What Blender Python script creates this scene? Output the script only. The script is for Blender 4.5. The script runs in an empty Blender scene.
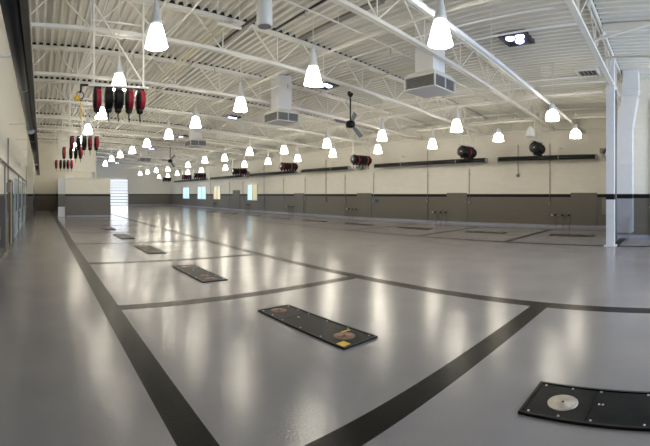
import bpy, bmesh, math, random
from mathutils import Vector, Matrix
random.seed(7)
S = bpy.context.scene
COL = S.collection
PI = math.pi

# ------------------------------------------------------------ camera
EYE = 1.70
FPX, VX, VY = 405.0, 41.0, 194.0            # pixels per radian, column of +Y, row of the horizon
cd = bpy.data.cameras.new('camera')
cam = bpy.data.objects.new('camera', cd); COL.objects.link(cam)
cam.location = (0, 0, EYE)
cam.rotation_euler = (PI/2, 0, -(325-VX)/FPX)
cd.type = 'PANO'
cd.panorama_type = 'CENTRAL_CYLINDRICAL'
cd.central_cylindrical_range_u_min = -325/FPX
cd.central_cylindrical_range_u_max = 325/FPX
cd.central_cylindrical_range_v_min = -(446-VY)/FPX
cd.central_cylindrical_range_v_max = VY/FPX
cd.central_cylindrical_radius = 1.0
cd.clip_start = 0.05; cd.clip_end = 300
S.camera = cam

# ------------------------------------------------------------ world, light, exposure
w = bpy.data.worlds.new('world'); S.world = w; w.use_nodes = True
bg = w.node_tree.nodes['Background']; bg.inputs[0].default_value = (.62, .78, 1, 1); bg.inputs[1].default_value = 1.0
def area(name, loc, rot, sx, sy, power, col):
    l = bpy.data.lights.new(name, 'AREA'); l.shape = 'RECTANGLE'; l.size = sx; l.size_y = sy
    l.energy = power; l.color = col
    o = bpy.data.objects.new(name, l); COL.objects.link(o); o.location = loc; o.rotation_euler = rot
    return o
# daylight through the open bay door behind the camera, and through the far roller door
area('bay_door_daylight', (9.5, -8.8, 2.3), (PI/2, 0, 0), 6.4, 4.2, 820, (.62, .76, 1))
area('far_door_daylight', (11.7, 59.6, 2.0), (-PI/2, 0, 0), 2.5, 3.6, 40, (.85, .93, 1))
S.view_settings.view_transform = 'Standard'; S.view_settings.look = 'None'
S.view_settings.gamma = 1; S.view_settings.use_curve_mapping = False
S.view_settings.exposure = 0.42
try:
    S.cycles.use_denoising = True
    S.cycles.max_bounces = 8; S.cycles.diffuse_bounces = 5; S.cycles.glossy_bounces = 4
    S.cycles.sample_clamp_indirect = 6
except Exception: pass
LAMP_W = 18.0

# ------------------------------------------------------------ materials
def mat(name, col, rough=.5, metal=0, emit=None, es=0, var=0, vscale=3, bump=0, bscale=60, coat=0, alpha=None, spec=.5):
    m = bpy.data.materials.new(name); m.use_nodes = True
    nt = m.node_tree; b = nt.nodes['Principled BSDF']
    b.inputs['Base Color'].default_value = (*col, 1); b.inputs['Roughness'].default_value = rough
    b.inputs['Metallic'].default_value = metal
    if emit: b.inputs['Emission Color'].default_value = (*emit, 1); b.inputs['Emission Strength'].default_value = es
    b.inputs['Specular IOR Level'].default_value = spec
    if coat: b.inputs['Coat Weight'].default_value = coat; b.inputs['Coat Roughness'].default_value = .12
    if alpha is not None: b.inputs['Alpha'].default_value = alpha
    if var or bump:
        tc = nt.nodes.new('ShaderNodeTexCoord')
    if var:
        n = nt.nodes.new('ShaderNodeTexNoise'); n.inputs['Scale'].default_value = vscale; n.inputs['Detail'].default_value = 5
        nt.links.new(tc.outputs['Object'], n.inputs['Vector'])
        r = nt.nodes.new('ShaderNodeValToRGB')
        r.color_ramp.elements[0].position = .3; r.color_ramp.elements[1].position = .7
        r.color_ramp.elements[0].color = (*[c*(1-var) for c in col], 1)
        r.color_ramp.elements[1].color = (*[min(1, c*(1+var)) for c in col], 1)
        nt.links.new(n.outputs['Fac'], r.inputs[0]); nt.links.new(r.outputs[0], b.inputs['Base Color'])
    if bump:
        n2 = nt.nodes.new('ShaderNodeTexNoise'); n2.inputs['Scale'].default_value = bscale; n2.inputs['Detail'].default_value = 3
        nt.links.new(tc.outputs['Object'], n2.inputs['Vector'])
        bp = nt.nodes.new('ShaderNodeBump'); bp.inputs['Strength'].default_value = bump; bp.inputs['Distance'].default_value = .004
        nt.links.new(n2.outputs['Fac'], bp.inputs['Height']); nt.links.new(bp.outputs[0], b.inputs['Normal'])
    return m
def block_mat(name, col, rough, depth):
    """painted concrete block: faint mortar joints"""
    m = mat(name, col, rough); nt = m.node_tree; b = nt.nodes['Principled BSDF']
    tc = nt.nodes.new('ShaderNodeTexCoord'); sp = nt.nodes.new('ShaderNodeSeparateXYZ')
    ad = nt.nodes.new('ShaderNodeMath'); ad.operation = 'ADD'; cb = nt.nodes.new('ShaderNodeCombineXYZ')
    nt.links.new(tc.outputs['Object'], sp.inputs[0])
    nt.links.new(sp.outputs[0], ad.inputs[0]); nt.links.new(sp.outputs[1], ad.inputs[1])
    nt.links.new(ad.outputs[0], cb.inputs[0]); nt.links.new(sp.outputs[2], cb.inputs[1])
    br = nt.nodes.new('ShaderNodeTexBrick'); br.inputs['Scale'].default_value = 1
    br.inputs['Brick Width'].default_value = .4; br.inputs['Row Height'].default_value = .2
    br.inputs['Mortar Size'].default_value = .008; br.inputs['Mortar Smooth'].default_value = .3
    br.inputs['Color1'].default_value = (*col, 1); br.inputs['Color2'].default_value = (*[c*.96 for c in col], 1)
    br.inputs['Mortar'].default_value = (*[c*depth for c in col], 1)
    nt.links.new(cb.outputs[0], br.inputs['Vector']); nt.links.new(br.outputs['Color'], b.inputs['Base Color'])
    return m
M = {}
M['floor'] = mat('grey_epoxy', (.285, .274, .288), .165, var=.07, vscale=1.2, bump=.42, bscale=45, spec=.55)
M['stripe'] = mat('charcoal_epoxy', (.006, .0065, .0065), .25, var=.12, vscale=4, bump=.42, bscale=45, spec=.09)
M['cream'] = block_mat('cream_block', (.76, .735, .655), .6, .93)
M['wains'] = block_mat('grey_block', (.130, .120, .100), .45, .85)
M['panelgrey'] = mat('grey_paint', (.128, .119, .100), .45, var=.04)
M['band'] = mat('black_band', (.005, .005, .007), .45, var=.1, spec=.25)
M['cove'] = mat('blue_grey_cove', (.27, .29, .36), .35, var=.04)
M['deck'] = mat('white_deck', (.66, .65, .60), .55, var=.03, vscale=.8)
M['steel'] = mat('white_steel', (.72, .71, .66), .45, var=.03)
M['cool_white'] = mat('white_column_paint', (.70, .72, .76), .4, var=.02)
M['duct'] = mat('duct_paint', (.70, .71, .73), .42, var=.02)
M['shade_strip'] = mat('flute_shade_black', (.02, .02, .02), .9, var=.1)
M['black'] = mat('black_metal', (.008, .008, .009), .4, var=.1, spec=.3)
M['rubber'] = mat('black_rubber', (.006, .006, .006), .5, var=.1, spec=.3)
M['red'] = mat('red_hose', (.36, .012, .03), .35, var=.1, vscale=20)
M['tube'] = mat('dark_duct_tube', (.016, .016, .019), .3, metal=.2, var=.15)
M['brown'] = mat('brown_channel', (.10, .09, .075), .5, var=.1)
M['channel'] = mat('cream_channel', (.62, .58, .44), .35, var=.05)
M['galv'] = mat('galvanised', (.45, .45, .44), .4, metal=.6, var=.06)
M['ductgrey'] = mat('duct_grey_paint', (.30, .31, .35), .4, var=.04)
M['louver'] = mat('grey_louver', (.27, .27, .26), .5, var=.05)
M['lamp'] = mat('glowing_shade', (.9, .9, .85), .3, emit=(1, .92, .77), es=LAMP_W)
M['housing'] = mat('lamp_housing', (.62, .66, .70), .4, var=.02)
M['milky'] = mat('unlit_shade', (.72, .73, .72), .35, var=.02)
M['lens'] = mat('daylit_lens', (.8, .8, .9), .3, emit=(.66, .62, 1.0), es=7)
M['daypane'] = mat('daylit_pane', (.3, .4, .45), .1, emit=(.50, .80, .95), es=.85)
M['warmpane'] = mat('warm_lit_pane', (.5, .45, .3), .15, emit=(1, .83, .42), es=.33)
M['slat'] = mat('lit_door_slat', (.8, .85, .9), .3, emit=(.86, .92, 1.0), es=.62)
M['alu'] = mat('aluminium', (.55, .57, .58), .35, metal=.5, var=.04)
M['tan'] = mat('tan_door', (.36, .27, .14), .45, var=.06)
M['paleblue'] = mat('pale_blue_door', (.46, .56, .62), .25, var=.05)
M['glass'] = mat('door_glass', (.25, .33, .38), .05, var=.02)
M['plate'] = mat('dark_steel_plate', (.005, .0065, .008), .36, var=.5, vscale=6, bump=.2, bscale=20, spec=.09)
M['rim'] = mat('plate_frame', (.006, .006, .007), .4, var=.2, spec=.2)
M['disc_silver'] = mat('worn_silver_disc', (.50, .47, .42), .38, metal=.5, var=.25, vscale=9)
M['disc_rust'] = mat('rusty_disc', (.21, .125, .085), .5, metal=.3, var=.35, vscale=12)
M['bolt'] = mat('bolt', (.6, .6, .58), .3, metal=.5, var=.05)
M['yellow'] = mat('yellow', (.80, .52, .02), .45, var=.05)
M['orange'] = mat('orange', (.70, .16, .03), .5, var=.05)
M['blue'] = mat('blue', (.02, .09, .42), .4, var=.05)
M['greypipe'] = mat('grey_pipe', (.20, .195, .18), .4, var=.06)
M['creampipe'] = mat('cream_pipe', (.58, .56, .47), .45, var=.04)
M['fan'] = mat('grey_fan_blade', (.20, .21, .24), .4, var=.06)
M['darkwell'] = mat('dark_well', (.035, .036, .04), .6, var=.1)

# ------------------------------------------------------------ mesh builder
class MB:
    def __init__(s): s.bm = bmesh.new(); s.mi = 0; s.ms = []
    def use(s, name):
        if name not in s.ms: s.ms.append(name)
        s.mi = s.ms.index(name); return s
    def _f(s, vs, smooth=False):
        try:
            f = s.bm.faces.new(vs); f.material_index = s.mi; f.smooth = smooth; return f
        except ValueError: return None
    def box(s, x0, x1, y0, y1, z0, z1):
        v = [s.bm.verts.new((x, y, z)) for z in (z0, z1) for y in (y0, y1) for x in (x0, x1)]
        for q in ((0,2,3,1),(4,5,7,6),(0,1,5,4),(2,6,7,3),(0,4,6,2),(1,3,7,5)): s._f([v[i] for i in q])
        return s
    def bar(s, a, b, wd, ht=None, up=(0,0,1)):
        """rectangular bar between two points"""
        ht = ht or wd; a = Vector(a); b = Vector(b); d = (b-a).normalized(); u = Vector(up)
        if abs(d.dot(u)) > .98: u = Vector((1,0,0))
        r = d.cross(u).normalized(); u = r.cross(d).normalized()
        v = [s.bm.verts.new(p + r*sx*wd/2 + u*sz*ht/2) for p in (a, b) for sz in (-1, 1) for sx in (-1, 1)]
        for q in ((0,1,3,2),(4,6,7,5),(0,4,5,1),(2,3,7,6),(0,2,6,4),(1,5,7,3)): s._f([v[i] for i in q])
        return s
    def loft(s, rings, closed=False, smooth=True, caps=True):
        n = len(rings[0])
        vs = [[s.bm.verts.new(p) for p in r] for r in rings]
        m = len(vs)
        for i in range(m if closed else m-1):
            A = vs[i]; B = vs[(i+1) % m]
            for k in range(n): s._f([A[k], A[(k+1)%n], B[(k+1)%n], B[k]], smooth)
        if caps and not closed: s._f(vs[0][::-1]); s._f(vs[-1])
        return s
    def tube(s, pts, r, n=8, closed=False):
        pts = [Vector(p) for p in pts]; rings = []; m = len(pts); prev = None
        for i, p in enumerate(pts):
            if closed: d = pts[(i+1) % m] - pts[i-1]
            else: d = pts[min(i+1, m-1)] - pts[max(i-1, 0)]
            d.normalize()
            u = prev if prev is not None else (Vector((0,0,1)) if abs(d.z) < .9 else Vector((1,0,0)))
            a = d.cross(u)
            if a.length < 1e-4: a = d.cross(Vector((0,1,0)))
            a.normalize(); b2 = a.cross(d).normalized(); prev = b2
            rr = r[i] if isinstance(r, (list, tuple)) else r
            rings.append([p + a*math.cos(2*PI*k/n)*rr + b2*math.sin(2*PI*k/n)*rr for k in range(n)])
        return s.loft(rings, closed)
    def lathe(s, prof, c=(0,0,0), axis='z', n=20, caps=True, smooth=True):
        c = Vector(c); rings = []
        for r, h in prof:
            ring = []
            for k in range(n):
                a = 2*PI*k/n; x, y = r*math.cos(a), r*math.sin(a)
                ring.append(c + {'z': Vector((x, y, h)), 'x': Vector((h, x, y)), 'y': Vector((y, h, x))}[axis])
            rings.append(ring)
        return s.loft(rings, False, smooth, caps)
    def build(s, name, mt=None, parent=None, kind=None):
        bmesh.ops.recalc_face_normals(s.bm, faces=s.bm.faces)
        me = bpy.data.meshes.new(name); s.bm.to_mesh(me); s.bm.free()
        for m_ in ([mt] if mt else s.ms): me.materials.append(M[m_])
        o = bpy.data.objects.new(name, me); COL.objects.link(o)
        if parent: o.parent = parent
        if kind: o['kind'] = kind
        return o
def tag(o, label, cat, group=None):
    o['label'] = label; o['category'] = cat
    if group: o['group'] = group
    return o
def thing(name, label, cat, loc=(0,0,0), group=None, rz=0):
    o = bpy.data.objects.new(name, None); COL.objects.link(o); o.location = loc; o.rotation_euler = (0,0,rz)
    o.empty_display_size = .1
    return tag(o, label, cat, group)
def copy_tree(o, parent=None):
    c = o.copy(); COL.objects.link(c)
    if parent: c.parent = parent
    for ch in list(o.children): copy_tree(ch, c)
    return c
def dup(o, loc, label, group=None, rz=None):
    c = copy_tree(o); c.location = loc; c['label'] = label
    if group: c['group'] = group
    if rz is not None: c.rotation_euler = (0,0,rz)
    return c
ORD = ['first','second','third','fourth','fifth','sixth','seventh','eighth','ninth','tenth','eleventh','twelfth','thirteenth','fourteenth','fifteenth','sixteenth']

# ------------------------------------------------------------ dimensions
XL, XR, YB, YE = -1.05, 19.8, -9.0, 60.0
def deck(x): return 6.85 - .05*x
BZ0, BZ1 = 1.54, 1.70                      # black band
TR = [2.1 + 4.0*k for k in range(14)]      # roof trusses
BAYS = [2.05 + 3.9*k for k in range(15)]   # bay divider stripes

# ------------------------------------------------------------ floor
xs = [XL-.3, .90, 1.17, 5.75, 6.02, 12.95, 13.22, 18.35, 18.6, XR+.3]
ys = [YB] + sorted([y for b in BAYS for y in (b-.13, b+.13)] + [BAYS[0]-3.9-.13, BAYS[0]-3.9+.13]) + [YE+.3]
b = MB(); b.use('floor'); b.use('stripe')
vg = [[b.bm.verts.new((x, y, 0)) for y in ys] for x in xs]
for i in range(len(xs)-1):
    for j in range(len(ys)-1):
        cx = (xs[i]+xs[i+1])/2; cy = (ys[j]+ys[j+1])/2; wy = ys[j+1]-ys[j]
        st = i in (1, 3, 5, 7)
        if wy < .3 and i in (2, 6): st = True
        if i == 1 and cy > 44 or (i == 3 and cy > 57): st = False
        b.mi = 1 if st else 0
        b._f([vg[i][j], vg[i+1][j], vg[i+1][j+1], vg[i][j+1]])
b.build('floor', kind='structure')

# ------------------------------------------------------------ walls
def banded(b, x0, x1, y0, y1, top):
    """one straight length of wall: grey block, black band, cream block"""
    b.use('wains').box(x0, x1, y0, y1, 0, BZ0)
    b.use('band').box(x0-.004 if x1-x0 < 1 else x0, x1+.004 if x1-x0 < 1 else x1, y0-.004 if y1-y0 < 1 else y0, y1+.004 if y1-y0 < 1 else y1, BZ0, BZ1)
    b.use('cream').box(x0, x1, y0, y1, BZ1, top)
b = MB(); banded(b, XR, XR+.25, 2.3, YE+.25, 6.3); b.build('wall_right', kind='structure')
b = MB(); banded(b, XL-.25, XL, YB, 31, 7.1); banded(b, XL-.25, -.62, 31.001, 41, 7.1); b.build('wall_left', kind='structure')
b = MB(); banded(b, XL-.25, 5.2, 41, 41.25, 7.1); b.build('wall_left_far', kind='structure')
b = MB(); banded(b, 5.0, XR, YE, YE+.25, 7.0); b.build('wall_far', kind='structure')
b = MB(); banded(b, 15.5, 15.75, YB, 2.3, 6.4); banded(b, 15.7, XR+.25, 2.05, 2.3, 6.4); b.build('wall_near_right', kind='structure')
b = MB(); banded(b, XL-.25, 6.2, YB-.25, YB, 7.1); banded(b, 12.8, XR+.25, YB-.25, YB, 7.1)
b.use('cream').box(6.2, 12.8, YB-.25, YB, 4.4, 6.9); b.build('wall_back', kind='structure')
# baseboards (cove)
for nm, a in (('baseboard_right', (XR-.03, XR, 2.3, YE, 0, .13)), ('baseboard_far', (5.2, XR-.03, YE-.03, YE, 0, .1)),
              ('baseboard_near_right', (15.47, 15.5, YB, 2.3, 0, .13)), ('baseboard_left', (XL, XL+.02, YB, 13.2, 0, .10))):
    MB().box(*a).build(nm, 'wains' if nm == 'baseboard_left' else 'cove', kind='structure')

# ------------------------------------------------------------ ribbed roof deck
b = MB(); b.use('deck'); per = .24; x = XL-.3; pts = []
while x < XR+.3:
    for dx, dz in ((0, 0), (.07, 0), (.10, .09), (.21, .09)): pts.append((x+dx, deck(x+dx)+dz))
    x += per
pts.append((x, deck(x)))
A = [b.bm.verts.new((p[0], YB-.2, p[1])) for p in pts]; B = [b.bm.verts.new((p[0], YE+.2, p[1])) for p in pts]
for i in range(len(pts)-1): b._f([A[i], A[i+1], B[i+1], B[i]])
b.build('ceiling', kind='structure')

# ------------------------------------------------------------ roof trusses
DEP = .95
deck_pts = pts
def truss(Y, x0, x1, k):
    t = thing('roof_truss', f'white open-web steel roof truss spanning the hall, {ORD[k]} from the front', 'truss', (0, Y, 0), 'roof trusses across the hall')
    tz = lambda x: deck(x) - .004; bz = lambda x: deck(x) - DEP
    m = MB()
    for s_ in (-.045, .045): m.bar((x0, s_, tz(x0)-.05), (x1, s_, tz(x1)-.05), .05, .10)
    m.bar((x0, 0, tz(x0)-.008), (x1, 0, tz(x1)-.008), .15, .012); m.build('top_chord', 'steel', t)
    m = MB(); xa = x0+.5; xb = x1-.5
    for s_ in (-.04, .04): m.bar((xa, s_, bz(xa)), (xb, s_, bz(xb)), .045, .085)
    m.bar((xa, 0, bz(xa)-.043), (xb, 0, bz(xb)-.043), .14, .012); m.build('bottom_chord', 'steel', t)
    m = MB(); n = round((xb-xa)/1.75); st = (xb-xa)/n; r = .016 if Y < 30 else .02
    for i in range(n+1):
        xm = xa + i*st
        m.bar((xm, 0, bz(xm)), (xm, 0, tz(xm)-.05), r*1.7)
        for s_ in (-1, 1):
            xt = xm + s_*st/2
            if x0 <= xt <= x1: m.bar((xm, s_*.02, bz(xm)), (xt, s_*.02, tz(xt)-.05), r*1.9)
    m.build('web', 'steel', t)
    m = MB(); m.use('shade_strip'); pp = [p for p in deck_pts if x0+.02 < p[0] < x1-.02]  # black strip added to paint the shade inside the deck flutes
    for s_ in (-.078, .078):
        lo_ = [m.bm.verts.new((p[0], s_, deck(p[0])-.006)) for p in pp]; hi_ = [m.bm.verts.new((p[0], s_, p[1]-.002)) for p in pp]
        if s_ < 0: a0, b0 = lo_, hi_
        for q in range(len(pp)-1): m._f([lo_[q], lo_[q+1], hi_[q+1], hi_[q]])
    for q in range(len(pp)-1): m._f([b0[q], b0[q+1], hi_[q+1], hi_[q]])
    m.build('flute_shade', 'shade_strip', t)
for k, Y in enumerate(TR): truss(Y, XL+.02 if Y < 41 else 5.3, 15.3 if k == -1 else XR-.05, k)

# bridging rods and pipes that run the length of the hall under the deck
def hall_rod(name, X, y0, y1, z, r, mt, label, cat, hang=None, sq=None):
    t = thing(name, label, cat, (X, y0, z))
    m = MB()
    if sq: m.box(-sq[0]/2, sq[0]/2, 0, y1-y0, -sq[1]/2, sq[1]/2)
    else: m.tube([(0, 0, 0), (0, y1-y0, 0)], r, 10)
    m.build('run', mt, t)
    if hang:
        y = .4
        while y < y1-y0:
            MB().bar((0, y, 0), (0, y, deck(X)-z), .012).build('hanger', 'steel', t); y += hang
    return t
for i, X in enumerate((3.3, 8.0, 12.3, 16.05)):
    hall_rod('bridging_rod', X, 2.1, 58, deck(X)-DEP+.07, .014, 'steel', f'thin white rod tying the bottom chords of the roof trusses, {ORD[i]} from the left', 'rod')
for i, X in enumerate((1.6, 9.9, 14.4)):
    hall_rod('sprinkler_pipe', X, 2.4, 58, deck(X)-.36, .03, 'steel', f'white sprinkler pipe running down the hall under the deck, {ORD[i]} from the left', 'pipe', 4.0)
t = thing('edge_girder', 'white open-web girder running along the top of the right wall', 'girder', (19.35, 2.6, 0))
MB().box(-.06, .06, 0, 56.5, 4.9, 5.0).build('bottom_chord', 'steel', t)
MB().box(-.06, .06, 0, 56.5, 5.42, 5.52).build('middle_chord', 'steel', t)
m = MB()
for q in range(56): m.bar((0, q, 4.95), (0, q+.5, 5.84), .03); m.bar((0, q+.5, 5.84), (0, q+1, 4.95), .03)
m.build('web', 'steel', t)
for i, (X, dz) in enumerate(((13.9, .9), (15.3, .55), (17.6, .85), (18.5, .5))):
    hall_rod('roof_bar', X, 2.6, 57, deck(X)-dz, .03, 'steel', f'square white bar running down the hall under the right roof, {ORD[i]} from left', 'bar', None, (.06, .07))
# cream double channel with hangers, brown beam, black strip added as a dark deck gap
t = thing('strut_channel', 'long cream twin channel hung under the roof, beside the nearest hose reel rack', 'channel', (4.3, 9.0, 5.85))
for s_ in (-.09, .09): MB().bar((s_, 0, 0), (s_, 13.5, 0), .05, .06).build('rail', 'channel', t)
MB().bar((-.12, 0, .03), (.55, 0, .03), .08, .05).build('cross_piece', 'steel', t)
for yy in (0, 4, 8, 12):
    for s_ in (-.1, .5 if yy == 0 else .1): MB().bar((s_, yy, .04), (s_, yy, deck(4.3+s_)-5.85), .014).build('hanger', 'steel', t)
tag(MB().bar((5.3, 8.6, 6.25), (5.3, 11.6, 6.25), .09, .09).build('conduit', 'brown'), 'dull brown bar under the deck right of the cream channel', 'bar')
tag(MB().tube([(6.45, 6.2, deck(6.4)-.04), (6.45, 9.9, deck(6.4)-.04)], .028).build('conduit', 'black'), 'thin black strip drawn as a dark deck seam behind the white cylinder pendant', 'conduit')
tag(MB().box(7.3, 7.5, 6.6, 9.9, deck(7.4)-.07, deck(7.4)-.005).build('cable_tray', 'greypipe'), 'flat dark grey tray against the deck above the third lamp', 'tray')

for i, yy in enumerate((7.7, 12.9, 17.0, 20.9, 24.8, 29.0, 32.9, 36.9)):
    t = thing('branch_pipe', f'slim white sprinkler branch pipe crossing the hall between trusses, {ORD[i]} from the front', 'pipe', (0, yy, 0), 'sprinkler branch pipes')
    x0_ = XL+.05; MB().tube([(x0_, 0, deck(x0_)-.42), (XR-.62, 0, deck(XR-.62)-.42)], .024, 8).build('run', 'steel', t)
    for xx in (3.0, 5.9, 9.0, 12.1, 15.0, 18.0): MB().tube([(xx, 0, deck(xx)-.42), (xx, 0, deck(xx)-.60)], [.015, .03], 8).build('sprinkler_head', 'galv', t)
    for xx in (1.0, 6.95, 13.8): MB().bar((xx, 0, deck(xx)-.42), (xx, 0, deck(xx)), .01).build('hanger', 'steel', t)
for i, (X, a, c, dz) in enumerate(((5.0, 12.5, 30, .5), (7.5, 2.3, 26, .75), (10.3, 6.3, 34, .6), (2.9, 6.3, 30, .45), (.6, 6.3, 40, .3))):
    tag(MB().bar((X, a, deck(X)-dz), (X, c, deck(X)-dz), .05, .05).build('roof_conduit', ('channel', 'steel')[i % 2]), f'pale conduit running down the hall through the trusses, {("fourth", "second last", "rightmost", "second", "leftmost")[i]}', 'conduit')
# big white pipe across the hall
t = thing('water_pipe', 'thick round white pipe crossing the whole hall under the roof near the front', 'pipe', (0, 4.6, 0))
pz = lambda x: 5.62 - .043*x
MB().tube([(XL+.05, 0, pz(XL)), (XR-.05, 0, pz(XR))], .055, 14).build('run', 'cool_white', t)
for xx in (5.4, 9.3, 13.2, 17.0):
    m = MB(); m.tube([(xx-.05, 0, pz(xx)), (xx+.05, 0, pz(xx))], .068, 14); m.build('coupling', 'steel', t)
    MB().bar((xx, 0, pz(xx)), (xx, 0, deck(xx)), .014).build('hanger', 'steel', t)

# members near the column
tag(MB().bar((10.8, 2.0, deck(10.8)-.12), (10.8, -6, deck(10.8)-.12), .12, .2).build('roof_beam', 'steel'), 'cream roof beam at the top right, running back from the nearest truss', 'beam')
t = tag(MB().bar((9.6, 2.0, deck(9.6)-DEP), (9.6, -1.6, deck(9.6)-.1), .06).build('brace', 'steel'), 'slanting white kicker brace rising from the nearest truss to the deck', 'brace')
tag(MB().tube([(10.9, 2.0, 5.42), (10.9, -6, 5.42)], .03).build('roof_pipe', 'steel'), 'slim white pipe at the upper right, level beside the duct top', 'pipe')

# column and duct
t = thing('steel_column', 'white square steel column with a black band, standing on the floor at the right', 'column', (13.1, 2.17, 0))
m = MB(); m.use('cool_white').box(-.13, .13, -.13, .13, .02, BZ0-.0); m.use('band').box(-.134, .134, -.134, .134, BZ0-.02, BZ1+.0)
m.use('cool_white').box(-.13, .13, -.13, .13, BZ1, deck(13.25)-.11); m.build('shaft', None, t)
MB().box(-.2, .2, -.2, .2, 0, .02).build('base_plate', 'cool_white', t)
m = MB()
for dx, dy in ((-.16,-.16),(.16,-.16),(-.16,.16),(.16,.16)): m.lathe([(.016, .02), (.016, .045)], (dx, dy, 0), n=6)
m.build('anchor_bolt', 'bolt', t)
t = thing('air_duct', 'large white sheet-metal duct dropping past the column to the floor, offset halfway', 'duct', (14.6, 0, 0))
def duct_ring(y0, y1, x0, x1, z): return [(x0-14.6, y0, z), (x1-14.6, y0, z), (x1-14.6, y1, z), (x0-14.6, y1, z)]
yl0, yl1 = 1.60, 2.14      # lower run
m = MB(); m.use('duct')
m.loft([duct_ring(yl0, yl1, 14.3, 14.9, BZ1), duct_ring(yl0, yl1, 14.3, 14.9, 4.05), duct_ring(yl0-.20, yl1-.18, 14.3, 14.9, 5.2)], smooth=False)
m.use('band').loft([duct_ring(yl0-.003, yl1+.003, 14.297, 14.903, BZ0), duct_ring(yl0-.003, yl1+.003, 14.297, 14.903, BZ1)], smooth=False)
m.use('ductgrey').loft([duct_ring(yl0, yl1, 14.3, 14.9, .32), duct_ring(yl0, yl1, 14.3, 14.9, BZ0)], smooth=False)
m.build('lower_duct', None, t)
m = MB(); m.loft([duct_ring(yl0-.20, yl1-.18, 14.3, 14.9, 5.2), duct_ring(yl0-.22, yl1-.20, 14.3, 14.9, 5.42), duct_ring(yl0-.22, yl1-.20, 14.3, 14.9, deck(14.6)+.0)], smooth=False)
m.build('upper_duct', 'duct', t)
for z, dy0, dy1 in ((4.05, 0, 0), (2.75, 0, 0), (5.2, -.20, -.18), (5.42, -.22, -.20)):
    m = MB(); m.box(14.27-14.6, 14.93-14.6, yl0+dy0-.03, yl1+dy1+.03, z-.02, z+.02); m.build('flange', 'duct', t)
MB().tube([(-.35, yl0+.1, .9), (-.38, yl0+.1, .3), (-.36, yl0+.15, .02)], .02).build('drain_pipe', 'greypipe', t)
# pipes on the near right wall
for i, (yy, mt) in enumerate(((1.0, 'creampipe'), (.2, 'creampipe'))):
    m = MB(); m.tube([(15.44, yy, .05), (15.44, yy, 5.3)], .035)
    for z in (1.2, 2.9, 4.6): m.box(15.40, 15.5, yy-.06, yy+.06, z-.02, z+.02)
    tag(m.build('wall_pipe', mt), ('vertical cream pipe on the near right wall, just right of the duct', 'vertical cream pipe at the far right edge of the near wall')[i], 'pipe')
tag(MB().tube([(13.45, 2.05, .3), (13.45, 2.05, 5.2)], .03).build('downpipe', 'greypipe'), 'slim grey pipe rising between the white column and the duct', 'pipe')

# ------------------------------------------------------------ the small room block and upper wall (left, far)
b = MB(); banded(b, 1.78, 5.2, 30, 40.9, 2.88); b.build('wall_block_room', kind='structure')
b = MB(); b.use('cream').box(1.3, 4.25, 31.0, 31.2, 3.45, 6.9); pass
b.box(4.19, 4.25, 30.9, 31.0, 2.88, 6.6); b.build('wall_upper_room', kind='structure')
b = MB(); b.use('cool_white').box(1.27, 1.78, 30.1, 30.3, BZ1, 2.9); b.use('panelgrey').box(1.27, 1.78, 30.1, 30.3, .75, BZ1); b.use('cool_white').box(1.27, 1.78, 30.1, 30.3, 0, .75)
b.build('wall_passage', kind='structure')
t = MB(); t.use('cream')
for a in ((2.2, 2.23, 29.97, 30, BZ1, 2.5), (5.0, 5.03, 29.97, 30, BZ1, 2.5), (2.2, 5.03, 29.97, 30, 2.47, 2.5)): t.box(*a)
t.use('wains')
for a in ((2.2, 2.23, 29.97, 30, 0, BZ0), (5.0, 5.03, 29.97, 30, 0, BZ0)): t.box(*a)
t.build('trim_1', kind='structure')
MB().box(1.78, 5.25, 29.93, 30, 2.86, 2.93).build('trim_2', 'cream', kind='structure')
MB().box(1.9, 5.2, 29.97, 30, 0, .12).build('baseboard_block_room', 'cove', kind='structure')
tag(MB().box(2.3, 3.2, 38, 39, 2.9, 3.4).build('roof_unit', 'cool_white'), 'pale box stored on the small room under the upper wall', 'box')

# ------------------------------------------------------------ far roller door
d = MB(); d.use('alu').box(10.2, 10.32, 59.86, 60, 0, 4.05); d.box(13.0, 13.12, 59.86, 60, 0, 4.05); d.box(10.2, 13.12, 59.86, 60, 3.95, 4.1)
dr = d.build('door_1', kind='structure')
m = MB()
for i in range(9): m.box(10.32, 13.0, 59.9, 59.95, .02+i*.437, .02+i*.437+.405)
m.build('door_slat_panel', 'slat', dr)
m = MB()
for i in range(10): m.box(10.32, 13.0, 59.88, 59.96, max(0, i*.437-.05), i*.437+.045)
m.build('door_rail', 'greypipe', dr)

# ------------------------------------------------------------ left wall doors
def door(n, y0, y1, h, frame, leaf, glass):
    f = MB(); X = XL
    f.box(X, X+.06, y0-.07, y0, 0, h+.07); f.box(X, X+.06, y1, y1+.07, 0, h+.07); f.box(X, X+.06, y0, y1, h, h+.07)
    fo = f.build(f'door_{n}', frame, kind='structure')
    lf = MB().box(X, X+.035, y0, y1, 0, h).build('door_leaf', leaf, fo)
    if glass: MB().box(X+.035, X+.042, y0+.2, y1-.2, 1.0, h-.2).build('door_pane', 'glass', lf)
    MB().tube([(X+.035, y1-.12, 1.0), (X+.10, y1-.12, 1.0), (X+.10, y1-.26, 1.0)], .012).build('door_handle', 'galv', lf)
door(2, 13.2, 14.2, 2.1, 'brown', 'tan', False)
door(3, 15.8, 17.3, 2.25, 'paleblue', 'paleblue', True)
door(4, 18.4, 20.6, 2.25, 'paleblue', 'paleblue', True)
door(5, 22.3, 25.6, 2.25, 'paleblue', 'paleblue', True)
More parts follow.
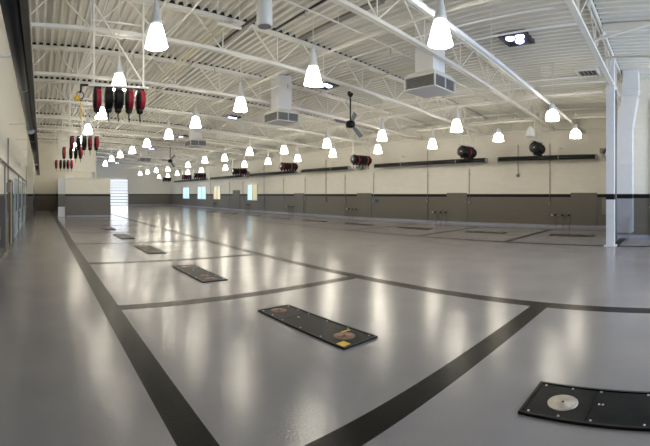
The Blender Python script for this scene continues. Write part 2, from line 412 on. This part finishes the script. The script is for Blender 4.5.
# pipes and boxes along the left wall
tag(MB().tube([(XL+.06, 6, 2.55), (XL+.06, 29, 2.55)], .03).build('wall_conduit', 'greypipe'), 'long grey conduit along the left wall above the doors', 'conduit')
for i, (yy, z0, z1) in enumerate(((9.3, .1, 1.5), (11.2, .1, 2.5), (12.3, 1.2, 3.4), (17.9, .1, 2.5), (21.6, .2, 2.5), (27.5, .2, 3.6))):
    t = thing('drop_conduit', f'grey conduit with a box dropping down the left wall, {ORD[i]} from the front', 'conduit', (XL+.05, yy, 0), 'conduits on the left wall')
    MB().tube([(0, 0, z0), (0, 0, z1)], .022).build('pipe', 'greypipe', t)
    MB().box(-.05, .06, -.09, .09, z0+.55, z0+.85).build('junction_box', 'greypipe', t)
t = thing('wall_cabinet', 'tall grey cabinet on the left wall at the very edge of the picture', 'cabinet', (XL, 10.6, 0))
MB().box(0, .14, -.45, .0, .35, 1.65).build('body', 'panelgrey', t); d_ = MB().box(.14, .155, -.43, -.02, .38, 1.62).build('door', 'panelgrey', t)
MB().box(.155, .175, -.1, -.07, .95, 1.1).build('handle', 'galv', d_)
t = thing('wall_camera', 'small pale camera on the left wall above the conduit', 'camera', (XL, 17.0, 2.95))
MB().bar((0, 0, 0), (.18, 0, 0), .03).build('arm', 'steel', t); MB().lathe([(.0, .0), (.07, .02), (.08, .1), (.0, .12)], (.2, 0, -.1)).build('dome', 'milky', t)

# ------------------------------------------------------------ exhaust rails
def rail(n, X, y0, y1, z, label, side):
    t = thing('exhaust_rail', label, 'exhaust rail', (X, y0, z), 'dark exhaust rails')
    L = y1-y0
    MB().tube([(0, 0, 0), (0, L, 0)], .1, 16).build('tube', 'tube', t)
    sx = side
    if sx > 0: MB().box(.095, .175, 0, L, -.08, .1).build('channel', 'brown', t)
    else: MB().box(-.03, .03, 0, L, .1, .13).build('channel', 'black', t)
    for yy in (0, L): MB().tube([(0, yy-.03, 0), (0, yy+.03, 0)], .12, 16).build('end_flange', 'galv', t)
    k = 1.9
    while k < L-1:
        MB().tube([(0, k-.02, 0), (0, k+.02, 0)], .107, 16).build('clamp', 'galv', t)
        m = MB(); m.bar((0, k, .08), (0, k, .5), .02); m.bar((0, k, .5), ((XR-.0-X) if X > 5 else XL-X, k, .5), .03); m.build('bracket', 'steel', t)
        k += 3.9
    return t
for i, (a, c) in enumerate(((3.9, 9.1), (9.8, 17.8), (20.2, 25.6), (26.4, 34.1), (35.2, 43.2), (44.4, 56.3))):
    rail(i, 19.25, a, c, 3.5, f'dark exhaust tube high along the right wall, {ORD[i]} length from the column', -1)
for i, (a, c) in enumerate(((1.0, 11.0), (11.5, 23.3), (24.2, 37.5))):
    rail(i, -.29, a, c, 3.52, f'dark exhaust tube overhead along the left wall, {ORD[i]} length from the front', 1)
def blower(y, label):
    t = thing('exhaust_blower', label, 'blower', (19.3, y, 3.6))
    m = MB(); m.lathe([(.05, -.14), (.3, -.14), (.3, .14), (.05, .14)], axis='x', n=24, smooth=False); m.box(-.14, .14, -.1, .42, .06, .3); m.build('volute', 'greypipe', t)
    MB().lathe([(.12, -.34), (.12, -.14)], axis='x', n=16).build('motor', 'galv', t)
    MB().bar((.14, 0, -.25), (.5, 0, -.25), .1, .05).build('bracket', 'steel', t)
blower(3.3, 'grey exhaust blower on the right wall beside the column')
blower(34.6, 'grey exhaust blower on the right wall above the tall yellow window')
blower(19.2, 'grey exhaust blower on the right wall beside a hose reel rack in the middle')

# ------------------------------------------------------------ hose reels
def make_reel(kind):
    """reel axis along X, hanging point at the origin"""
    t = thing('hose_reel', 'hose reel', 'hose reel')
    m = MB(); m.box(-.07, .09, -.05, .05, -.05, 0); m.box(-.075, -.055, -.04, .04, -.32, 0); m.box(.075, .09, -.04, .04, -.32, 0)
    m.build('frame', 'black', t)
    c = (0, 0, -.29)
    fl = {'red_right': (-.095, -.05), 'black': (-.095, .06), 'red_mix': (-.095, -.02)}[kind]
    m = MB(); R = .24
    m.lathe([(.03, -.10), (.10, -.108), (R, -.09), (R+.012, -.075), (R, -.06), (.08, -.055)], c, 'x', 24)
    m.build('drum', 'black', t)
    m = MB(); m.lathe([(.05, .055), (R-.01, .06), (R, .072), (R-.01, .085), (.05, .09)], c, 'x', 24); m.build('drum_flange', 'black' if kind == 'black' else 'red', t)
    m = MB(); mr = MB()
    for i in range(4):
        for rr in (.18, .21, .235)[:3 if i < 3 else 2]:
            xx = -.045 + i*.03
            (m if xx < -.02 or kind == 'black' else mr).tube([(xx, rr*math.cos(a*PI/9), c[2]+rr*math.sin(a*PI/9)) for a in range(18)], .016, 6, closed=True)
    m.build('hose', 'rubber', t)
    if kind != 'black': mr.build('hose', 'red', t)
    m = MB(); m.lathe([(.05, -.09), (.085, -.05), (.085, 0), (.06, .03)], (-.01, 0, -.54), n=12); m.build('outlet_guide', 'black', t)
    m = MB(); m.tube([(-.01, 0, -.6), (-.01, .01, -.72), (.0, .01, -.84)], [.017, .015, .012], 8); m.build('hose_end', 'rubber', t)
    m = MB(); m.lathe([(.0, .11), (.03, .11), (.035, -.112), (.0, -.112)], c, 'x', 10); m.build('hub', 'galv', t)
    return t
proto = {k: make_reel(k) for k in ('red_right', 'black', 'red_mix')}
used = set()
def reel(kind, loc, label, group, rz=0, s=1.0):
    if kind in used: o = copy_tree(proto[kind])
    else: used.add(kind); o = proto[kind]
    o.location = loc; o['label'] = label; o['group'] = group; o.rotation_euler = (0, 0, rz); o.scale = (s, s, s)
def rack(Y, x0, x1, zb, label, frame=True, tall=None):
    t = thing('reel_rack', label, 'rack', ((x0+x1)/2, Y, zb), 'hanging hose reel racks'); h = (x1-x0)/2
    m = MB(); m.bar((-h-.12, 0, .03), (h+.12, 0, .03), .09, .05); m.bar((-h-.12, .12, .03), (h+.12, .12, .03), .04, .04); m.build('beam', 'steel', t)
    ty = min(TR, key=lambda q: abs(q-Y)) - Y
    for s_ in (-1, 1):
        top = deck((x0+x1)/2 + s_*h) - zb - .02
        MB().bar((s_*(h-.02), 0, .05), (s_*(h-.02), 0, top), .045).build('hanger', 'steel', t)
    top = deck((x0+x1)/2) - zb
    MB().bar((-h, .02, top-.15*top), (h, .02, .1), .04).build('diagonal_brace', 'steel', t)
    MB().bar((-h, .0, top*.52), (h, .0, top*.5), .03).build('cross_bar', 'steel', t)
    if frame:
        MB().bar((-h, .3, top*.72), (h, .3, top*.70), .035).build('cross_bar', 'steel', t)
        MB().bar((0, 0, .05), (0, 0, top-.02), .018).build('hanger', 'steel', t)
KL = [(9.8, (1.37, 1.66, 1.9, 2.17, 2.45), 4.32, ('red_right', 'black', 'black', 'red_mix', 'red_right'), 'nearest left rack'),
      (18.0, (1.38, 1.68, 1.93, 2.2, 2.48), 4.28, ('red_right', 'black', 'black', 'red_mix', 'red_right'), 'second left rack'),
      (21.8, (1.25, 1.62, 1.88, 2.14), 4.23, ('red_mix', 'black', 'black', 'red_right'), 'third left rack'),
      (29.6, (1.12, 1.44, 1.70, 1.98, 2.25), 4.18, ('red_right', 'black', 'black', 'red_mix', 'red_right'), 'farthest left rack')]
cn = {'red_right': 'red and black', 'red_mix': 'black and red', 'black': 'all-black'}
for Y, xx, zb, kk, nm in KL:
    rack(Y, xx[0]-.1, xx[-1]+.1, zb, f'white hanging frame carrying hose reels on the left side, {nm}')
    for i, (x, k) in enumerate(zip(xx, kk)):
        reel(k, (x, Y, zb), f'{cn[k]} hose reel, {ORD[i]} from the left on the {nm}', f'hose reels on the {nm}', random.uniform(-.12, .12), 1.0)
RN = ['nearest the column', 'second from the column', 'third from the column', 'fourth from the column', 'fifth from the column', 'sixth from the column', 'seventh from the column', 'farthest down the hall']
for j, (Y, n) in enumerate(((6.4, 4), (10.25, 5), (17.9, 6), (25.8, 6), (33.9, 6), (43.8, 6), (47.8, 5), (56.0, 5))):
    zb = 4.12; x0 = 17.45
    rack(Y, x0-.1, x0+.26*(n-1)+.1, zb, f'white frame of dark hose reels by the right wall, {RN[j]}', False)
    for i in range(n):
        k = ('red_mix', 'black', 'black', 'red_right', 'black', 'black')[(i+j) % 6] if j else ('black', 'black', 'black', 'red_mix')[i]
        reel(k, (x0+.26*i, Y, zb), f'{cn[k]} hose reel, {ORD[i]} from left on right wall rack {RN[j].replace("the ", "")}', f'hose reels on the right wall rack {RN[j]}', random.uniform(-.06, .06))

# yellow cord reel left of the nearest rack
t = thing('cord_reel', 'yellow cord hanger with a black hook, left of the nearest hose reels', 'cord reel', (.95, 9.8, 4.32))
MB().bar((0, 0, .03), (.19, 0, .03), .04).build('arm', 'black', t)
m = MB(); m.tube([(.02, 0, 0), (.02, 0, -.1), (-.01, 0, -.16)], .025); m.build('hook', 'black', t)
m = MB(); m.tube([(.09*math.cos(a), 0, -.22+.09*math.sin(a)) for a in [i*PI/8 for i in range(16)]], .012, 6, closed=True); m.build('ring', 'black', t)
m = MB(); m.lathe([(.0, .0), (.02, 0), (.07, -.12), (.05, -.16), (0, -.16)], (-.08, 0, -.2), n=10); m.build('handle', 'yellow', t)
m = MB(); m.tube([(-.03, 0, -.3), (.02, 0, -.45), (-.01, .01, -.62), (.02, 0, -.8)], .014); m.build('cord', 'yellow', t)

# ------------------------------------------------------------ high bay lamps
def make_lamp(cone):
    t = thing('high_bay_lamp', 'lamp', 'lamp')
    m = MB()
    if cone: m.lathe([(.06, .44), (.12, .42), (.155, .34), (.19, .2), (.215, .08), (.245, -.02), (.238, -.02), (.208, .08), (.18, .2), (.145, .33), (.1, .4), (.0, .42)], n=24, caps=False)
    else: m.lathe([(.10, .33), (.16, .30), (.205, .22), (.225, .11), (.235, 0), (.228, 0), (.215, .11), (.195, .21), (.15, .285), (.0, .29)], n=24, caps=False)
    m.build('shade', 'lamp', t)
    m = MB()
    if cone: m.lathe([(.0, .445), (.13, .44), (.125, .50), (.10, .62), (.06, .82), (.03, 1.0), (.0, 1.0)], n=18, caps=False)  # tall taper gives shape to the ghost halo above the lamp
    else: m.lathe([(.0, .32), (.105, .325), (.11, .37), (.095, .41), (.095, .52), (.07, .56), (.02, .59), (.0, .59)], n=18, caps=False)
    m.build('housing_or_halo', 'milky' if cone else 'housing', t)
    return t
def copy_lamp(o):
    c = o.copy(); COL.objects.link(c)
    for ch in list(o.children):
        if not ch.name.startswith('rod'): d = ch.copy(); COL.objects.link(d); d.parent = c
    return c
def lampz(X): return EYE + 3.25 - .055*X
LAMPS = {'row': []}
rows = [('leftmost row', [(2.4, 8.2), (2.3, 11.8), (2.45, 16.4), (2.4, 20.6), (2.4, 24.6), (2.4, 28.4), (2.4, 33.6), (2.4, 37.6)]),  # final pair is unseen, added behind the upper wall to light the passage
        ('second row from left', [(6.5, 4.3), (6.6, 8.3), (6.6, 12.3), (6.5, 16.2), (6.5, 19.9), (6.4, 23.9), (6.4, 27.9), (6.2, 31.3), (6.2, 35.2), (6.5, 40.6), (6.5, -.4), (6.5, -4.4)]),  # closing pair is out of view, added to light the right foreground
        ('third row from left', [(13.2, 4.2), (13.7, 8.3), (13.9, 12.4), (13.9, 16.3), (13.9, 20.3), (12.9, 22.8), (13.3, 27.3), (12.8, 29.9), (13.4, 35.3), (13.6, 42.0), (13.1, 44.8), (13.0, 48.3), (13.1, 52.4), (13.7, -.6), (13.7, -4.5)]),  # unseen pair at the end, added to brighten the near right wall
        ('row nearest the right wall', [(16.4, 4.2), (16.3, 7.7), (16.8, 11.6), (16.9, 15.4), (16.6, 18.9), (16.9, 23.0), (16.7, 26.6), (16.6, 30.2), (16.9, 34.5), (16.6, 39.7), (16.7, 44.1), (16.5, 47.2), (17.0, 52.5), (16.9, 56.3)])]
lps = {True: make_lamp(True), False: make_lamp(False)}; seen = set()
for rn, ps in rows:
    for i, (x, y) in enumerate(ps):
        cone = not ((x > 12 and y < 5) or (x > 16 and y < 8))
        if cone not in seen: o = lps[cone]; seen.add(cone)
        else: o = copy_lamp(lps[cone])
        z = lampz(x); o.location = (x, y, z); top = .98 if cone else .57
        o['label'] = f'glowing high bay lamp, {ORD[i] + " from front" if y > 1 else ("unseen above" if y > -2 else "unseen behind") + " the camera"} in the {rn}'; o['group'] = 'lit high bay lamps'
        MB().tube([(0, 0, top), (0, 0, deck(x)-z+.06)], .011, 6).build('rod', 'steel', o)
# unlit pendants
t = thing('cylinder_pendant', 'unlit white cylinder pendant with a grey underside at the top of the picture', 'lamp', (4.25, 6.9, 5.05))
MB().lathe([(.14, 0), (.165, .04), (.15, .62), (.06, .68), (0, .68)], n=24).build('shell', 'milky', t)
MB().lathe([(.138, -.004), (.138, .003)], n=24).build('underside', 'louver', t)
MB().bar((0, 0, .66), (0, 0, deck(4.25)-5.05), .02).build('rod', 'steel', t)
t = thing('cup_pendant', 'small unlit white cup pendant near the right wall, between two glowing lamps', 'lamp', (16.6, 6.3, 4.2))
MB().lathe([(.2, 0), (.2, .18), (.14, .38), (.05, .45), (0, .45)], n=20).build('shell', 'milky', t)
MB().bar((0, 0, .43), (0, 0, deck(16.6)-4.2), .02).build('rod', 'steel', t)

# ------------------------------------------------------------ skylights
for i, y in enumerate((4.6, 13.0, 21.6, 30.2, 39.4, 58.0)):
    X = 11.0; z = deck(X)
    t = thing('skylight', f'blue-white daylight tube light set in the roof, {ORD[i]} from the front', 'skylight', (X, y, z), 'round skylights in the roof')
    m = MB()
    for a in ((-.42, .42, -.42, -.37), (-.42, .42, .37, .42), (-.42, -.37, -.37, .37), (.37, .42, -.37, .37)): m.box(a[0], a[1], a[2], a[3], -.08, .04)
    m.build('frame', 'darkwell', t)
    MB().box(-.37, .37, -.37, .37, -.02, .0).build('well', 'darkwell', t)
    for sx, sy in ((-.12, .16), (-.16, -.16), (.18, -.02)):
        m = MB(); m.lathe([(.13, 0), (.13, -.03), (.09, -.06), (.0, -.065)], (sx, sy, -.03), n=20); m.build('lens', 'lens', t)

# roof vent by the column
t = thing('roof_vent', 'dark rectangular vent opening in the roof deck left of the column', 'vent', (14.4, 3.2, deck(14.4)))
m = MB()
for a in ((-.5, .5, -.4, -.34), (-.5, .5, .34, .4), (-.5, -.44, -.34, .34), (.44, .5, -.34, .34)): m.box(a[0], a[1], a[2], a[3], -.08, .06)
m.build('frame', 'steel', t); MB().box(-.44, .44, -.34, .34, -.01, .0).build('well', 'darkwell', t)
m = MB()
for i in range(5): m.bar((-.44, -.28+i*.14, -.04), (.44, -.28+i*.14, -.04), .01, .05)
m.build('louver', 'louver', t)

# ------------------------------------------------------------ air diffuser boxes
DN = ['nearest', 'second', 'third', 'farthest']
for i, (x, y) in enumerate(((9.3, 6.5), (9.1, 13.5), (9.1, 22.7), (9.1, 35.0))):
    t = thing('air_diffuser', f'white square air diffuser box with grey louvers hung under the roof, {DN[i]} of the four', 'diffuser', (x, y, 4.55), 'ceiling air diffusers')
    h = .52; H = .36
    m = MB(); m.box(-h, h, -h, h, 0, .03); m.box(-h, h, -h, h, H-.03, H)
    for sx in (-1, 1):
        for sy in (-1, 1): m.box(min(sx*h, sx*(h-.03)), max(sx*h, sx*(h-.03)), min(sy*h, sy*(h-.03)), max(sy*h, sy*(h-.03)), .03, H-.03)
    m.box(-.015, .015, -h, -h+.03, .03, H-.03)
    m.build('casing', 'duct', t)
    for ang in range(4):
        m = MB()
        for k in range(8): zz = .05+k*.036; m.box(-h+.05, h-.05, -h+.02, -h+.06, zz, zz+.008)
        for k in range(13): xx = -h+.08+k*.073; m.box(xx, xx+.01, -h+.03, -h+.05, .03, H-.03)
        m.box(-h+.05, h-.05, -h+.07, -h+.08, .03, H-.03)
        o = m.build('louver', 'louver', t); o.rotation_euler = (0, 0, ang*PI/2)
    m = MB(); m.loft([[(-h, -h, H), (h, -h, H), (h, h, H), (-h, h, H)], [(-.42, -.42, H+.12), (.42, -.42, H+.12), (.42, .42, H+.12), (-.42, .42, H+.12)]], smooth=False); m.build('shoulder', 'cream', t)
    m = MB(); m.box(-.3, .3, -.3, .3, H+.12, deck(x)-4.55); m.build('supply_duct', 'duct', t)

# ------------------------------------------------------------ ceiling fans
for i, (x, y) in enumerate(((11.4, 11.9), (10.9, 33.0))):
    z = 4.55
    t = thing('ceiling_fan', ('dark ceiling fan with grey blades hanging from the middle of the roof', 'dark ceiling fan far down the hall above the far lamps')[i], 'fan', (x, y, z), rz=.5)
    m = MB(); m.lathe([(.0, -.16), (.17, -.15), (.2, -.05), (.19, .08), (.08, .14), (0, .14)], n=20); m.build('motor', 'black', t)
    m = MB(); m.tube([(0, 0, .1), (0, 0, 1.25)], .03, 10); m.build('downrod', 'black', t)
    m = MB(); m.box(-.2, .2, -.05, .05, 1.2, 1.28); m.lathe([(.06, 1.1), (.12, 1.2), (.12, 1.24)], n=14); m.build('mount', 'black', t)
    MB().bar((0, 0, 1.28), (0, 0, deck(x)-z), .03).build('hanger', 'steel', t)
    for a in range(3):
        m = MB(); m.loft([[(.15, -.04, .01), (.15, .04, .03), (.15, .04, .04), (.15, -.04, .02)], [(.3, -.085, -.0), (.3, .085, .05), (.3, .085, .06), (.3, -.085, .01)], [(.72, -.1, .0), (.72, .1, .05), (.72, .1, .06), (.72, -.1, .01)]], smooth=False)
        o = m.build('blade', 'fan', t); o.matrix_local = Matrix.Rotation(-.2-.5, 4, 'Z') @ Matrix.Rotation(1.05, 4, 'X') @ Matrix.Rotation(.95 + a*PI*2/3, 4, 'Z')

# ------------------------------------------------------------ right wall windows and painted panels
def window(n, y0, y1, z0, z1, panes):
    X = XR; f = MB()
    for a in ((y0-.06, y0, z0-.06, z1+.06), (y1, y1+.06, z0-.06, z1+.06), (y0, y1, z0-.06, z0), (y0, y1, z1, z1+.06)): f.box(X-.05, X, *a)
    nn = len(panes)
    for i in range(1, nn): yy = y0+(y1-y0)*i/nn; f.box(X-.045, X, yy-.04, yy+.04, z0, z1)
    fo = f.build(f'window_{n}', 'alu', kind='structure')
    for i, p in enumerate(panes):
        a = y0+(y1-y0)*i/nn; c = y0+(y1-y0)*(i+1)/nn
        MB().box(X-.02, X, a, c, z0, z1).build('window_pane', p, fo)
window(1, 51.6, 54.0, 1.1, 2.6, ['daypane', 'daypane'])
window(2, 45.9, 48.5, 1.1, 2.6, ['daypane', 'daypane'])
window(3, 41.7, 43.5, 1.15, 2.58, ['warmpane', 'warmpane'])
window(4, 33.5, 35.3, 1.13, 2.6, ['warmpane', 'daypane'])
for i, (a, c, h) in enumerate(((3.96, 5.32, 1.76), (11.3, 12.65, 1.76), (18.6, 20.0, 1.76), (26.1, 27.4, 1.76), (37.0, 38.6, 2.1))):
    MB().box(XR-.03, XR, a, c, .13, h).build(f'trim_{i+3}', 'panelgrey', kind='structure')
# conduits, air drops and small boxes on the right wall
dr_y = [6.43, 8.2, 11.15, 14.0, 18.4, 21.2, 23.3, 25.9, 29.0, 32.2, 36.3, 39.4, 44.4]
for i, yy in enumerate(dr_y):
    t = thing('drop_conduit', f'thin conduit with small boxes down the right wall, {ORD[i]} left of the column', 'conduit', (XR-.03, yy, 0), 'conduits on the right wall')
    lo = (1.15, .12)[i % 2]; 
    if i == 1: lo = 2.6
    MB().tube([(0, 0, lo), (0, 0, 3.1 if i % 3 and i != 1 else 4.3)], .016, 6).build('pipe', 'greypipe', t)
    MB().box(-.05, .02, -.07, .07, lo if lo > 1 else 1.2, (lo if lo > 1 else 1.2)+.15).build('switch_box', 'greypipe', t)
    MB().box(-.04, .02, -.05, .05, 2.75, 2.87).build('junction_box', 'creampipe', t)
for i, yy in enumerate((5.4, 12.7, 20.05, 27.5, 35.0, 42.9)):
    t = thing('air_line', f'grey branching air pipes low on the right wall, {ORD[i]} cluster left of the column', 'pipe', (XR-.06, yy, 0), 'low pipe clusters on the right wall')
    for k, (dy, h) in enumerate(((0, .78), (.35, .72), (.72, .78))): MB().tube([(0, dy, .05), (0, dy, h)], .02, 8).build('riser', 'greypipe', t)
    MB().tube([(0, 0, .6), (0, .9, .6)], .018, 8).build('header', 'greypipe', t)
    for dy in (0, .35, .72, .9): MB().box(-.04, .03, dy-.05, dy+.05, .58, .68).build('valve', 'black' if dy != .9 else 'galv', t)
tag(MB().box(XR-.09, XR, 18.05, 18.2, 1.18, 1.33).build('call_button', 'blue'), 'small blue box on the grey lower part of the right wall', 'box')
tag(MB().box(XR-.14, XR, 3.4, 3.7, .7, 1.5).build('electrical_box', 'greypipe'), 'grey electrical box low on the right wall beside the column', 'box')

# ------------------------------------------------------------ in-floor lift cover plates
def cover(cx, cy, discs, sticker, label, group, tilt=0):
    t = thing('lift_cover', label, 'floor plate', (cx, cy, 0), group)
    hw, hl = .27, .91
    m = MB()
    for a in ((-hw, hw, -hl, -hl+.025), (-hw, hw, hl-.025, hl), (-hw, -hw+.025, -hl+.025, hl-.025), (hw-.025, hw, -hl+.025, hl-.025)): m.box(*a, .0, .022)
    m.build('frame', 'rim', t)
    for a, c in ((-hl+.03, hl*.42), (hl*.42+.006, hl-.03)): MB().box(-hw+.028, hw-.028, a, c, .0, .016).build('cover_plate', 'plate', t)
    for dx, dy, r, mt in discs:
        m = MB(); m.lathe([(0, .024), (r*.1, .024), (r*.12, .020), (r*.9, .022), (r, .018), (r, .012)][::-1], (dx, dy, 0), n=32, caps=False); d_ = m.build('lift_disc', mt, t)
        MB().lathe([(.011, .022), (.011, .027)], (dx, dy, 0), n=10).build('centre_pin', 'rim', d_)
    for sx in (-1, 1):
        for yy in (-.82, -.45, -.05, .35, .6, .84):
            MB().lathe([(.0, .021), (.009, .021), (.011, .015)][::-1], (sx*(hw-.05), yy, 0), n=8, caps=False).build('bolt', 'bolt', t)
    for yy in (.30, .33): MB().lathe([(.0, .021), (.009, .021), (.011, .015)][::-1], (sx*.07-.05, yy if sx > 0 else yy, 0), n=8, caps=False).build('bolt', 'bolt', t)
    if sticker:
        MB().box(-.24, -.12, -.86, -.74, .016, .0185).build('sticker', 'yellow', t)
        MB().box(-.24, -.20, -.88, -.86, .016, .0185).build('sticker', 'orange', t)
        MB().box(.06, .20, -.52, -.49, .016, .0185).build('sticker', 'yellow', t)
gl = 'left row of floor plates'
cover(3.16, .29, [(-.02, .62, .125, 'disc_silver')], False, 'black bolted floor plate with a silver disc at the bottom right corner of the picture', gl)
cover(3.27, 4.14, [(-.02, .74, .115, 'disc_rust'), (.0, -.62, .13, 'disc_rust')], True, 'black floor plate with two rusty discs and a yellow sticker, in the middle foreground', gl)
DL = ['second whole plate, with brown worn discs', 'third whole plate from the front', 'fourth whole plate from the front', 'fifth whole plate, small, before the small room', 'sixth whole plate, tiny, beside the small room']
for i in range(4):
    cover(3.28, 8.05+3.93*i, [(0, .70, .12, 'disc_rust'), (0, -.70, .13, 'disc_rust'), (0, -.38, .10, 'disc_rust')], False, f'dark floor plate in the left row, {DL[i]}', gl)
for i in range(9):
    cover(16.0, 4.25+3.93*i, [(0, .70, .12, 'disc_rust'), (0, -.70, .13, 'disc_rust'), (0, 0, .13, 'disc_rust')], False, f'dark floor plate in the right hand bays, {ORD[i]} from the column', 'right row of floor plates')
